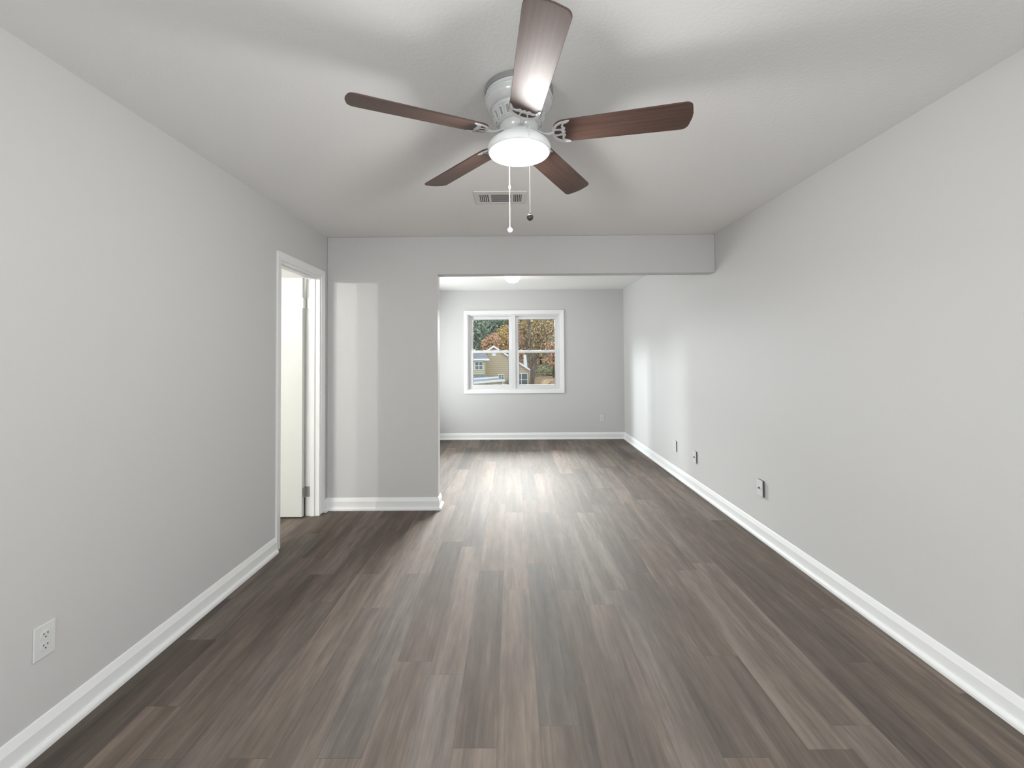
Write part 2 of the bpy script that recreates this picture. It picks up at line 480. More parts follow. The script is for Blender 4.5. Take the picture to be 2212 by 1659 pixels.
# side window of the far room (hidden behind the partition from here)
w3 = empty('window_3', (XL, (GY0 + GY1) / 2, GS)); struct(w3)
b = MB()
fx0, fx1 = XL - 0.09, XL - 0.01
b.box(fx0, GY0, GS, fx1, GY0 + 0.045, GZ); b.box(fx0, GY1 - 0.045, GS, fx1, GY1, GZ); b.box(fx0, GY0 + 0.045, GZ - 0.045, fx1, GY1 - 0.045, GZ); b.box(fx0, GY0 + 0.045, GS, fx1, GY1 - 0.045, GS + 0.03)
b.build('frame', M['vinyl'], w3, bevel=0.002)
gm = 5.78
for (a, c, xo) in ((GY0 + 0.045, gm + 0.02, -0.075), (gm - 0.02, GY1 - 0.045, -0.04)):
    b = MB(); x0, x1 = XL + xo, XL + xo + 0.028
    b.box(x0, a, GS + 0.03, x1, a + 0.04, GZ - 0.045); b.box(x0, c - 0.04, GS + 0.03, x1, c, GZ - 0.045)
    b.box(x0, a + 0.04, GZ - 0.10, x1, c - 0.04, GZ - 0.045); b.box(x0, a + 0.04, GS + 0.03, x1, c - 0.04, GS + 0.08)
    s_ = b.build('sliding_sash', M['vinyl'], w3, bevel=0.002)
    b = MB(); b.box(x0 + 0.011, a + 0.04, GS + 0.08, x0 + 0.016, c - 0.04, GZ - 0.10)
    b.build('pane', M['glass'], s_)
b = MB(); b.box(XL - 0.088, GY0 + 0.045, GS + 0.03, XL - 0.086, gm + 0.02, GZ - 0.045)
b.build('dimming_screen', M['screen'], w3)  # unseen screen, added to dim the beam through the near sash

# ------------------------------------------------------------------ far window (twin sash)
w1 = empty('window_1', (0.04, D2, WZ0)); struct(w1)
tag(w1, 'white twin double-hung window in the far wall', 'window')
def ring(b, x0, z0, x1, z1, w, y0, y1, wb=None, wt=None):
    wb = w if wb is None else wb; wt = w if wt is None else wt
    b.box(x0, y0, z0, x0 + w, y1, z1); b.box(x1 - w, y0, z0, x1, y1, z1)
    b.box(x0 + w, y0, z0, x1 - w, y1, z0 + wb); b.box(x0 + w, y0, z1 - wt, x1 - w, y1, z1)
def casing_ring(b, x0, z0, x1, z1, w, y, t0, t1):
    """picture-frame casing, mitred; t0 thickness at the opening, t1 outside"""
    I = [(x0, z0), (x1, z0), (x1, z1), (x0, z1)]
    O = [(x0 - w, z0 - w), (x1 + w, z0 - w), (x1 + w, z1 + w), (x0 - w, z1 + w)]
    for k in range(4):
        k2 = (k + 1) % 4
        b.hexa([(I[k][0], y, I[k][1]), (O[k][0], y, O[k][1]), (O[k2][0], y, O[k2][1]), (I[k2][0], y, I[k2][1]),
                (I[k][0], y - t0, I[k][1]), (O[k][0], y - t1, O[k][1]), (O[k2][0], y - t1, O[k2][1]), (I[k2][0], y - t0, I[k2][1])])
b = MB(); casing_ring(b, WX0, WZ0, WX1, WZ1, 0.055, D2, 0.012, 0.019)
b.build('casing', M['trim'], w1, bevel=0.003)
b = MB(); ring(b, WX0, WZ0, WX1, WZ1, 0.012, D2 - 0.006, D2 + T)
b.build('jamb', M['trim'], w1, bevel=0.001)
b = MB()
ring(b, WX0 + 0.012, WZ0 + 0.012, WX1 - 0.012, WZ1 - 0.012, 0.022, D2 + 0.030, D2 + 0.105, wb=0.012)
XM = 0.036
b.box(XM - 0.030, D2 + 0.022, WZ0 + 0.012, XM + 0.030, D2 + 0.105, WZ1 - 0.012)
b.build('frame', M['vinyl'], w1, bevel=0.002)
for (x0, x1) in ((WX0 + 0.034, XM - 0.030), (XM + 0.030, WX1 - 0.034)):
    zt = WZ1 - 0.034; zm = 1.432; zb = WZ0 + 0.024
    # upper sash, outer track
    b = MB(); ring(b, x0, zm - 0.02, x1, zt, 0.050, D2 + 0.072, D2 + 0.100, wb=0.04, wt=0.055)
    us = b.build('upper_sash', M['vinyl'], w1, bevel=0.002)
    b = MB(); b.box(x0 + 0.050, D2 + 0.084, zm + 0.02, x1 - 0.050, D2 + 0.089, zt - 0.055)
    b.build('pane', M['glass'], us)
    b = MB(); ring(b, x0 + 0.050, zm + 0.018, x1 - 0.050, zt - 0.055, 0.004, D2 + 0.0715, D2 + 0.084)
    b.build('glazing_bead', M['gasket'], us)
    # lower sash, inner track
    b = MB(); ring(b, x0, zb, x1, zm + 0.02, 0.056, D2 + 0.038, D2 + 0.068, wb=0.054, wt=0.042)
    ls = b.build('lower_sash', M['vinyl'], w1, bevel=0.002)
    b = MB(); b.box(x0 + 0.056, D2 + 0.050, zb + 0.054, x1 - 0.056, D2 + 0.055, zm - 0.022)
    b.build('pane', M['glass'], ls)
    b = MB(); ring(b, x0 + 0.056, zb + 0.054, x1 - 0.056, zm - 0.022, 0.005, D2 + 0.0375, D2 + 0.050)
    b.build('glazing_bead', M['gasket'], ls)
    for lx in (x0 + 0.21, x1 - 0.19):
        b = MB(); b.prism([(lx - 0.028, D2 + 0.040, zm + 0.0205), (lx + 0.028, D2 + 0.040, zm + 0.0205), (lx + 0.012, D2 + 0.040, zm + 0.036), (lx - 0.012, D2 + 0.040, zm + 0.036)], (0, 0.024, 0))
        l_ = b.build('sash_lock', M['gasket'], ls, bevel=0.002)
        l_['label'] = 'small dark sash lock on the meeting rail'

# unseen window behind the camera, added to hold a fill light
w2 = empty('added_window_2', (0, YB, RZ0)); struct(w2)
b = MB(); ring(b, RX0, RZ0, RX1, RZ1, 0.05, YB - 0.09, YB - 0.02); b.box(-0.03, YB - 0.09, RZ0 + 0.05, 0.03, YB - 0.02, RZ1 - 0.05)
b.build('frame', M['vinyl'], w2, bevel=0.002)
for (x0, x1) in ((RX0 + 0.05, -0.03), (0.03, RX1 - 0.05)):
    b = MB(); b.box(x0, YB - 0.09, RZ0 + 0.05, x1, YB - 0.085, RZ1 - 0.05); b.build('pane', M['glass'], w2)

for nm, x0, x1 in (('added_window_4', XL - 0.075, XL - 0.02), ('added_window_5', XR + 0.02, XR + 0.075)):  # unseen pair of windows, added to carry the near fill lights
    w_ = empty(nm, (x0, NY0, NZ0)); struct(w_)
    b = MB()
    b.box(x0, NY0, NZ0, x1, NY0 + 0.045, NZ1); b.box(x0, NY1 - 0.045, NZ0, x1, NY1, NZ1); b.box(x0, NY0 + 0.045, NZ0, x1, NY1 - 0.045, NZ0 + 0.045); b.box(x0, NY0 + 0.045, NZ1 - 0.045, x1, NY1 - 0.045, NZ1)
    b.build('frame', M['vinyl'], w_, bevel=0.002)
    b = MB(); b.box((x0 + x1) / 2, NY0 + 0.045, NZ0 + 0.045, (x0 + x1) / 2 + 0.005, NY1 - 0.045, NZ1 - 0.045); b.build('pane', M['glass'], w_)
# ------------------------------------------------------------------ wall plates
def plate(name, origin, nrm, kind, label, cat='outlet', depth=0.007, mat='plastic', ring_=False):
    """nrm: 'x+' faces +X, 'x-' faces -X, 'y-' faces -Y; built in local (along wall a, out o, up z)"""
    def tr(a, o, z):
        x, y, zz = origin
        if nrm == 'x+': return (x + o, y - a, zz + z)
        if nrm == 'x-': return (x - o, y + a, zz + z)
        return (x + a, y - o, zz + z)
    root = empty(name, origin); tag(root, label, cat, 'wall plates on the grey walls')
    def lbox(b, a0, o0, z0, a1, o1, z1):
        b.hexa([tr(a0, o0, z0), tr(a1, o0, z0), tr(a1, o1, z0), tr(a0, o1, z0), tr(a0, o0, z1), tr(a1, o0, z1), tr(a1, o1, z1), tr(a0, o1, z1)])
    def lprism(b, pts, o0, o1):
        v0 = [tr(a, o0, z) for a, z in pts]; d = Vector(tr(0, o1, 0)) - Vector(tr(0, o0, 0)); b.prism(v0, d)
    b = MB(); w, h = 0.0355, 0.0585
    lbox(b, -w, depth - 0.0045 if ring_ else 0, -h, w, depth, h)
    b.build('cover_plate', M[mat], root, bevel=0.002 if ring_ else 0.004, seg=3)
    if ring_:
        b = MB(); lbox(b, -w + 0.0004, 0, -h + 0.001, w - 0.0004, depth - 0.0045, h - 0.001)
        b.build('shaded_edge_ring', M['ring'], root)['label'] = 'dark rim standing for the shaded edge of the raised plate'  # dark colour stands in for shade on the plate's edge
    if kind == 'duplex':
        for zc in (0.0195, -0.0195):
            b = MB()
            pts = [(0.0165 * math.cos(t), max(-0.0135, min(0.0135, 0.0185 * math.sin(t)))) for t in [2 * PI * k / 28 for k in range(28)]]
            pts = [(a, zc + z) for a, z in pts]
            lprism(b, pts, depth - 0.001, depth + 0.0022)
            rc = b.build('receptacle', M[mat], root, bevel=0.0008)
            b = MB()
            lbox(b, -0.0078, depth, zc + 0.001, -0.0052, depth + 0.0027, zc + 0.0085)
            lbox(b, 0.0052, depth, zc + 0.002, 0.0078, depth + 0.0027, zc + 0.0085)
            lbox(b, -0.0022, depth, zc - 0.0088, 0.0022, depth + 0.0027, zc - 0.0045)
            b.build('slot', M['slot'], rc)
        b = MB(); b.lathe([(0, 0), (0.0035, 0), (0.003, 0.0015), (0, 0.0015)], (0, 0, 0), 12)
        for v in b.bm.verts: v.co = Vector(tr(v.co.x, depth - 0.0003 + v.co.z, v.co.y))
        b.build('screw', M['plastic'], root)
    elif kind == 'decora':
        b = MB(); lbox(b, -0.017, depth - 0.001, -0.033, 0.017, depth + 0.0015, 0.033); rc = b.build('receptacle', M[mat], root, bevel=0.001)
        for zc in (0.016, -0.016):
            b = MB()
            lbox(b, -0.0078, depth, zc + 0.0, -0.0052, depth + 0.0020, zc + 0.008); lbox(b, 0.0052, depth, zc + 0.0, 0.0078, depth + 0.0020, zc + 0.008)
            lbox(b, -0.0022, depth, zc - 0.009, 0.0022, depth + 0.0020, zc - 0.005)
            b.build('slot', M['slot'], rc)
    else:                       # cable plate: one threaded jack in the middle
        b = MB(); b.lathe([(0, 0), (0.0085, 0), (0.0085, 0.003), (0.0052, 0.003), (0.0052, 0.011), (0.002, 0.011), (0.002, 0.006), (0, 0.006)], (0, 0, 0), 6 if kind == 'jack' else 16)
        for v in b.bm.verts: v.co = Vector(tr(v.co.x, depth - 0.0005 + v.co.z, v.co.y))
        b.build('cable_jack', M['gasket'], root)
        for zc in (0.041, -0.041):
            b = MB(); b.lathe([(0, 0), (0.0035, 0), (0.003, 0.0015), (0, 0.0015)], (0, 0, 0), 12)
            for v in b.bm.verts: v.co = Vector(tr(v.co.x, depth - 0.0003 + v.co.z, zc + v.co.y))
            b.build('screw', M['plastic'], root)
    return root
plate('wall_outlet', (XL, 1.5135, 0.367), 'x+', 'duplex', 'white double socket low on the left wall, nearest the camera', depth=0.006)
plate('wall_outlet', (1.463, D2, 0.334), 'y-', 'decora', 'small white socket on the far wall below and beside the window')
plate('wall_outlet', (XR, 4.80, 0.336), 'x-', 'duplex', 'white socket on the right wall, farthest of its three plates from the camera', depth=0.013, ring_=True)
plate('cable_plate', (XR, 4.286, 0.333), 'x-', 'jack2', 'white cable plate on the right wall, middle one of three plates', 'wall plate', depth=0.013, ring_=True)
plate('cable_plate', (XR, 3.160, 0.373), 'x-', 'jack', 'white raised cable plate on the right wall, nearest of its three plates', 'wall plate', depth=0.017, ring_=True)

# ------------------------------------------------------------------ ceiling vent
v = empty('ceiling_vent', (-0.065, 2.875, ZC)); tag(v, 'white ceiling air vent with three louvre panels behind the fan', 'vent')
vx0, vx1, vy0, vy1 = -0.243, 0.110, 2.762, 2.990
oy0, oy1 = 2.816, 2.958
ops = [(-0.211, -0.146), (-0.131, 0.003), (0.018, 0.078)]
b = MB(); zf = ZC - 0.007
xs = [vx0] + [q for o_ in ops for q in o_] + [vx1]
b.box(vx0, vy0, zf, vx1, oy0, ZC - 0.0005); b.box(vx0, oy1, zf, vx1, vy1, ZC - 0.0005)
for k in range(0, 8, 2): b.box(xs[k], oy0, zf, xs[k + 1], oy1, ZC - 0.0005)
b.build('frame', M['grille'], v, bevel=0.003)
b = MB(); b.box(vx0 + 0.02, vy0 + 0.03, ZC - 0.0016, vx1 - 0.02, vy1 - 0.02, ZC - 0.0006); b.build('duct_opening', M['duct'], v)
for i, (a, c) in enumerate(ops):
    b = MB()
    if i == 1:
        n = 13
        for k in range(n):
            y0 = oy0 + (oy1 - oy0) * (k + 0.1) / n
            b.hexa([(a, y0, ZC - 0.006), (c, y0, ZC - 0.006), (c, y0 + 0.0085, ZC - 0.003), (a, y0 + 0.0085, ZC - 0.003),
                    (a, y0, ZC - 0.005), (c, y0, ZC - 0.005), (c, y0 + 0.0085, ZC - 0.002), (a, y0 + 0.0085, ZC - 0.002)])
    else:
        n = 5
        for k in range(n + 1):
            x0 = a + (c - a) * (k - 0.25) / n; x1 = x0 + (c - a) * 0.5 / n
            x0, x1 = max(a, x0), min(c, x1)
            b.box(x0, oy0, ZC - 0.006, x1, oy1, ZC - 0.002)
    b.build('louvre_panel', M['grille'], v)

# ------------------------------------------------------------------ ceiling fan
FX, FY = 0.037, 1.720
fan = empty('ceiling_fan', (FX, FY, ZC))
tag(fan, 'white hugger ceiling fan with five dark brown blades and a lit glass bowl', 'ceiling fan')
C0 = (FX, FY, 0)
b = MB()
b.lathe([(0, ZC - 0.0005), (0.1405, ZC - 0.0005), (0.1405, ZC - 0.018), (0.138, ZC - 0.021), (0, ZC - 0.021)], C0, 64)
b.build('shaded_canopy_ring', simple('shaded_canopy_grey', (0.30, 0.295, 0.29), 0.5, metal=0.3), fan, bevel=0.001)  # darker grey paints in the shade at the top of the housing
b = MB()
b.lathe([(0, ZC - 0.021), (0.136, ZC - 0.021), (0.136, ZC - 0.024), (0.134, ZC - 0.028), (0.134, ZC - 0.033), (0.139, ZC - 0.036), (0.141, ZC - 0.041), (0.139, ZC - 0.046), (0.135, ZC - 0.048),
         (0.135, ZC - 0.051), (0.138, ZC - 0.054), (0.137, ZC - 0.060), (0.131, ZC - 0.068), (0.122, ZC - 0.078), (0.112, ZC - 0.086), (0, ZC - 0.086)], C0, 64)
b.build('motor_housing', M['enamel'], fan, smooth=True, bevel=0.0)
# slotted ring under the housing
b = MB()
b.lathe([(0, 2.356), (0.111, 2.356), (0.114, 2.350), (0.112, 2.344), (0.106, 2.340), (0.090, 2.302), (0.084, 2.296), (0, 2.296)], C0, 64)
vr = b.build('vent_ring', M['enamel'], fan, smooth=True)
b = MB(); bs = MB()
for k in range(20):
    a = 2 * PI * (k + 0.5) / 20
    def pr(r, z, t): return (FX + r * math.cos(a) - t * math.sin(a), FY + r * math.sin(a) + t * math.cos(a), z)
    def fin(bb, t0, t1, r0, z0, r1, z1, e, e0=-0.001):
        # a raised bar on the cone from (r0,z0) up to (r1,z1), between tangential t0 and t1
        nx, nz = 0.92, -0.39
        bb.hexa([pr(r0 + e0 * nx, z0 + e0 * nz, t0), pr(r0 + e0 * nx, z0 + e0 * nz, t1), pr(r1 + e0 * nx, z1 + e0 * nz, t1), pr(r1 + e0 * nx, z1 + e0 * nz, t0),
                 pr(r0 + e * nx, z0 + e * nz, t0), pr(r0 + e * nx, z0 + e * nz, t1), pr(r1 + e * nx, z1 + e * nz, t1), pr(r1 + e * nx, z1 + e * nz, t0)])
    rb, zb_, rt, zt_ = 0.0905, 2.3033, 0.1052, 2.3385
    fin(b, -0.0095, -0.0062, rb, zb_, rt, zt_, 0.004); fin(b, 0.0062, 0.0095, rb, zb_, rt, zt_, 0.004)
    fin(b, -0.0062, 0.0062, rb, zb_, rb + 0.002, zb_ + 0.0048, 0.004); fin(b, -0.0062, 0.0062, rt - 0.002, zt_ - 0.0048, rt, zt_, 0.004)
    fin(bs, -0.0045, 0.0045, rb + 0.0025, zb_ + 0.006, rt - 0.0025, zt_ - 0.006, 0.0006)
b.build('slot_frame', M['enamel'], vr, bevel=0.0008)
sl = bs.build('slot', simple('shadowed_slot', (0.30, 0.29, 0.28), 0.7), vr)
# switch housing and hub the irons screw into
b = MB()
b.lathe([(0, 2.300), (0.078, 2.300), (0.080, 2.290), (0.078, 2.268), (0.070, 2.262), (0.064, 2.255), (0.064, 2.243), (0, 2.243)], C0, 48)
b.build('hub', M['enamel'], fan, smooth=True)
b = MB()
b.lathe([(0.050, 2.249), (0.074, 2.247), (0.100, 2.236), (0.118, 2.222), (0.118, 2.214), (0.05, 2.225)], C0, 64, closed=True)
b.build('light_pan', M['rim'], fan, smooth=True)
b = MB()
b.lathe([(0.116, 2.2215), (0.1235, 2.2165), (0.1275, 2.208), (0.1285, 2.199), (0.1275, 2.188), (0.1230, 2.183), (0.1165, 2.183), (0.1132, 2.187), (0.1125, 2.196), (0.114, 2.208)], C0, 64, closed=True)
b.build('light_rim', M['rim'], fan, smooth=True)
b = MB()
b.lathe([(0.1124, 2.194), (0.110, 2.187), (0.103, 2.179), (0.090, 2.1715), (0.070, 2.166), (0.045, 2.1625), (0.020, 2.161), (0, 2.1608)], C0, 64)
bw = b.build('glass_bowl', M['bowl'], fan, smooth=True)
bw['label'] = 'glowing frosted glass bowl'

ZB, PITCH = 2.2555, math.radians(13)
def fan_local(ang):
    ca, sa = math.cos(ang), math.sin(ang)
    cp, sp_ = math.cos(PITCH), math.sin(PITCH)
    def tr(r, s, z):           # r outwards, s towards the counter-clockwise side, z up from the blade plane
        s2, z2 = s * cp + z * sp_, -s * sp_ + z * cp
        return Vector((FX + r * ca - s2 * sa, FY + r * sa + s2 * ca, ZB + z2))
    return tr
def blade_outline():
    pts = []
    r0, r1, w0, w1 = 0.140, 0.660, 0.059, 0.068
    def arc(cx, cy, rad, a0, a1, n=7):
        return [(cx + rad * math.cos(a0 + (a1 - a0) * k / (n - 1)), cy + rad * math.sin(a0 + (a1 - a0) * k / (n - 1))) for k in range(n)]
    pts += arc(r1 - 0.028, w1 - 0.028, 0.028, PI / 2, 0.12)
    pts += [(r1 + 0.006, 0.012), (r1 + 0.006, -0.012)]
    pts += arc(r1 - 0.028, -w1 + 0.028, 0.028, -0.12, -PI / 2)
    pts += arc(r0 + 0.045, -w0 + 0.045, 0.045, -PI / 2, -PI)
    pts += arc(r0 + 0.045, w0 - 0.045, 0.045, PI, PI / 2)
    return pts
def fill_mesh(loops, thick):
    """flat shape with holes, as bmesh verts/faces in (r,s) with thickness along z"""
    cu = bpy.data.curves.new('tmp', 'CURVE'); cu.dimensions = '2D'; cu.fill_mode = 'BOTH'; cu.extrude = thick / 2
    for lp in loops:
        sp = cu.splines.new('POLY'); sp.points.add(len(lp) - 1); sp.use_cyclic_u = True
        for i, p in enumerate(lp): sp.points[i].co = (p[0], p[1], 0, 1)
    o = bpy.data.objects.new('tmp', cu); COL.objects.link(o)
    dg = bpy.context.evaluated_depsgraph_get()
    me = bpy.data.meshes.new_from_object(o.evaluated_get(dg))
    bm = bmesh.new(); bm.from_mesh(me)
    bpy.data.objects.remove(o); bpy.data.curves.remove(cu); bpy.data.meshes.remove(me)
    bmesh.ops.remove_doubles(bm, verts=bm.verts, dist=1e-5)
    return bm
def catmull(pts, n=5):
    out = []; m = len(pts)
    for i in range(m):
        p0, p1, p2, p3 = (Vector((*pts[(i + k - 1) % m], 0)) for k in range(4))
        for j in range(n):
            t = j / n
            q = 0.5 * ((2 * p1) + (-p0 + p2) * t + (2 * p0 - 5 * p1 + 4 * p2 - p3) * t * t + (-p0 + 3 * p1 - 3 * p2 + p3) * t ** 3)
            out.append((q.x, q.y))
    return out
BR_OUT = catmull([(0.136, 0.0), (0.139, 0.020), (0.150, 0.040), (0.172, 0.053), (0.206, 0.057), (0.203, 0.050), (0.186, 0.042), (0.183, 0.030), (0.190, 0.018), (0.184, 0.008), (0.190, 0.0),
                  (0.184, -0.008), (0.190, -0.018), (0.183, -0.030), (0.186, -0.042), (0.203, -0.050), (0.206, -0.057), (0.172, -0.053), (0.150, -0.040), (0.139, -0.020)])
BR_H0 = catmull([(0.148, 0.011), (0.172, 0.009), (0.172, -0.009), (0.148, -0.011)], 3)
BR_H1 = catmull([(0.151, 0.020), (0.160, 0.036), (0.178, 0.045), (0.174, 0.032), (0.176, 0.018), (0.162, 0.017)], 3)
BR_H2 = [(a, -s) for a, s in BR_H1][::-1]
for k in range(5):
    ang = math.radians(-84.3 + 72 * k)
    tr = fan_local(ang)
    bl = MB(); bm = bl.bm
    out = blade_outline(); th = 0.0055
    top = [bm.verts.new((r - 0.4, s, th / 2)) for r, s in out]; bot = [bm.verts.new((r - 0.4, s, -th / 2)) for r, s in out]
    bm.faces.new(top); bm.faces.new(bot[::-1]); n = len(out)
    for i in range(n): bm.faces.new((top[i], top[(i + 1) % n], bot[(i + 1) % n], bot[i]))
    o = bl.build('fan_blade', M['blade'], None, bevel=0.0012)
    # local frame of the blade: origin mid-blade, x outwards
    X_ = tr(1, 0, 0) - tr(0, 0, 0); Y_ = tr(0, 1, 0) - tr(0, 0, 0); Z_ = tr(0, 0, 1) - tr(0, 0, 0)
    mw = Matrix(((X_.x, Y_.x, Z_.x, 0), (X_.y, Y_.y, Z_.y, 0), (X_.z, Y_.z, Z_.z, 0), (0, 0, 0, 1)))
    mw.translation = tr(0.4, 0, 0)
    o.parent = fan; o.matrix_parent_inverse = Matrix.Translation(-Vector(fan.location)); o.matrix_basis = mw
    # blade iron: open-work crescent under the blade root and a curved arm to the hub
    br = MB(); br.bm.free(); br.bm = fill_mesh([BR_OUT, BR_H0, BR_H1, BR_H2], 0.0045)
    for v_ in br.bm.verts: v_.co = tr(v_.co.x, v_.co.y, v_.co.z - th / 2 - 0.0024)
    arm = [(0.060, 2.2700), (0.080, 2.2640), (0.100, 2.2530), (0.120, 2.2475), (0.145, 2.2500)]
    br.tube([(FX + r * math.cos(ang), FY + r * math.sin(ang), z) for r, z in arm], [0.015, 0.012, 0.0095, 0.0095, 0.012], 10, 0.42)
    for (r, s) in ((0.181, 0.0), (0.192, 0.048), (0.192, -0.048)):
        p = tr(r, s, -th / 2 - 0.0048)
        br.lathe([(0, -0.002), (0.004, -0.001), (0.0045, 0.001), (0, 0.001)], p, 10)
    br.build('blade_bracket', M['enamel'], fan, bevel=0.0012)

# pull chains
def chain(px, py, ztop, zend, big, mat_end, label):
    b = MB()
    z = ztop; pitch = 0.0046
    while z > zend + 0.012:
        bmesh.ops.create_icosphere(b.bm, subdivisions=1, radius=0.0020 if not big else 0.0023, matrix=Matrix.Translation((px, py, z)))
        z -= pitch
    b.tube([(px, py, ztop), (px, py, zend + 0.010)], 0.0011, 6)
    if big: b.lathe([(0, 0.010), (0.003, 0.008), (0.0045, 0.003), (0.0045, -0.006), (0.002, -0.010), (0, -0.010)], (px, py, zend + 0.19), 12)
    ch = b.build('pull_chain', M['rim'], fan, smooth=True)
    b = MB()
    if mat_end == 'dark_knob':
        b.lathe([(0, 0.0125)] + [(0.0125 * math.sin(t), 0.0125 * math.cos(t)) for t in [PI * k / 12 for k in range(1, 12)]] + [(0, -0.0125)], (px, py, zend), 24)
        b.lathe([(0, 0.018), (0.003, 0.017), (0.0042, 0.012), (0, 0.010)], (px, py, zend), 12)
        kn = b.build('pull_knob', M[mat_end], ch, smooth=True)
    else:
        # little clear disc with a flower cut, hung by a tab
        a = Vector((0.93, 0.30, 0.2)).normalized()
        q = Vector((0, -1, -0.35)).to_track_quat('Z', 'Y').to_matrix().to_4x4()
        mt = Matrix.Translation((px + 0.001, py, zend)) @ q
        t_ = MB(); t_.lathe([(0, -0.004), (0.009, -0.004), (0.0115, -0.0015), (0.0115, 0.0015), (0.009, 0.004), (0, 0.004)], (0, 0, 0), 20)
        for v_ in t_.bm.verts: v_.co = mt @ v_.co
        t_.tube([(px, py, zend + 0.008), (px, py, zend + 0.016)], 0.003, 8)
        kn = t_.build('pull_knob', M['crystal'], ch, bevel=0.0006)
        t2 = MB()
        for i in range(5):
            a_ = 2 * PI * i / 5
            c_ = Vector((0.0058 * math.cos(a_), 0.0058 * math.sin(a_), 0.0038))
            t2.lathe([(0, 0.0006), (0.0017, 0.0006), (0.0017, -0.001), (0, -0.001)], c_, 8)
        for v_ in t2.bm.verts: v_.co = mt @ v_.co
        t2.build('knob_cutout', M['gasket'], kn)
    kn['label'] = label
chain(0.0735, 1.592, 2.225, 1.878, False, 'dark_knob', 'round dark brown pull knob')
chain(-0.0035, 1.853, 2.225, 1.908, True, 'crystal', 'small clear white pull knob')

# ------------------------------------------------------------------ ceiling light of the far room
cl = empty('ceiling_light', (0.02, 5.5, ZC)); tag(cl, 'lit flush dome light on the far room ceiling, half hidden by the header', 'ceiling light')
b = MB(); b.lathe([(0, ZC - 0.0005), (0.110, ZC - 0.0005), (0.110, ZC - 0.02), (0.102, ZC - 0.03), (0, ZC - 0.03)], (0.02, 5.5, 0), 48)
b.build('lamp_base', M['nickel'], cl, smooth=False, bevel=0.003)
b = MB(); b.lathe([(0.100, ZC - 0.03), (0.100, ZC - 0.05), (0.092, ZC - 0.085), (0.074, ZC - 0.111), (0.050, ZC - 0.124), (0.022, ZC - 0.130), (0, ZC - 0.131)], (0.02, 5.5, 0), 48)
b.build('lamp_shade', M['bowl_far'], cl, smooth=True)

# ------------------------------------------------------------------ outside
rnd = random.Random(7)
OUT = {}
OUT['siding'] = None
def siding_mat(name, c, pitch):
    m, nt, bs = nodes_mat(name); N, L = nt.nodes, nt.links
    g = N.new('ShaderNodeNewGeometry'); s = N.new('ShaderNodeSeparateXYZ'); L.new(g.outputs['Position'], s.inputs[0])
    d = N.new('ShaderNodeMath'); d.operation = 'DIVIDE'; L.new(s.outputs[2], d.inputs[0]); d.inputs[1].default_value = pitch
    fr = N.new('ShaderNodeMath'); fr.operation = 'FRACT'; L.new(d.outputs[0], fr.inputs[0])
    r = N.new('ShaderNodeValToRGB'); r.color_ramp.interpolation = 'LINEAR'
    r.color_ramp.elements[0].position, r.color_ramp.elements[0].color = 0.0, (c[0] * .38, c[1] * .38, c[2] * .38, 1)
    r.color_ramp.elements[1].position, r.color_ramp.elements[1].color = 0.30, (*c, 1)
    L.new(fr.outputs[0], r.inputs['Fac']); L.new(r.outputs['Color'], bs.inputs['Base Color'])
    bp = N.new('ShaderNodeBump'); bp.inputs['Distance'].default_value = 0.02; L.new(fr.outputs[0], bp.inputs['Height']); L.new(bp.outputs[0], bs.inputs['Normal'])
    bs.inputs['Roughness'].default_value = 0.7
    return m
SID = siding_mat('tan_lap_siding', (0.64, 0.54, 0.39), 0.27)
SIDG = siding_mat('pale_green_lap_siding', (0.62, 0.60, 0.40), 0.27)
WHT = simple('exterior_white_trim', (0.85, 0.87, 0.88), 0.6)
SHI = noisy('grey_shingles', (0.16, 0.16, 0.18), (0.30, 0.30, 0.32), (3, 3, 3), 0.9)
PORCH = noisy('pale_blue_grey_roofing', (0.19, 0.22, 0.25), (0.27, 0.30, 0.33), (0.7, 3, 1), 0.7)
PANE = simple('dark_house_glass', (0.16, 0.19, 0.19), 0.15)
BARK = noisy('grey_brown_bark', (0.075, 0.058, 0.047), (0.20, 0.165, 0.14), (9, 9, 1.5), 0.95)
WOODB = noisy('pale_sawn_lumber', (0.50, 0.34, 0.20), (0.75, 0.58, 0.38), (1, 12, 12), 0.8)
LITTER = noisy('leaf_litter_ground', (0.17, 0.105, 0.06), (0.36, 0.25, 0.15), (2.5, 2.5, 2.5), 0.95, detail=8)

def ground_z(x, y):
    def ss(t): t = max(0, min(1, t)); return t * t * (3 - 2 * t)
    z = -4.6 + 3.15 * ss((x - 1.6) / 1.6) * ss((y - 30) / 12) + 4.2 * ss((y - 70) / 30)
    return z + 0.08 * math.sin(x * 1.3 + y * 0.7) + 0.06 * math.sin(x * 0.6 - y * 1.1)
b = MB(); nx, ny = 61, 61
grid = [[b.bm.verts.new((-30 + 60 * i / (nx - 1), 9 + 106 * j / (ny - 1), ground_z(-30 + 60 * i / (nx - 1), 9 + 106 * j / (ny - 1)))) for i in range(nx)] for j in range(ny)]
for j in range(ny - 1):
    for i in range(nx - 1):
        b.bm.faces.new((grid[j][i], grid[j][i + 1], grid[j + 1][i + 1], grid[j + 1][i]))
struct(b.build('ground', LITTER, smooth=True))

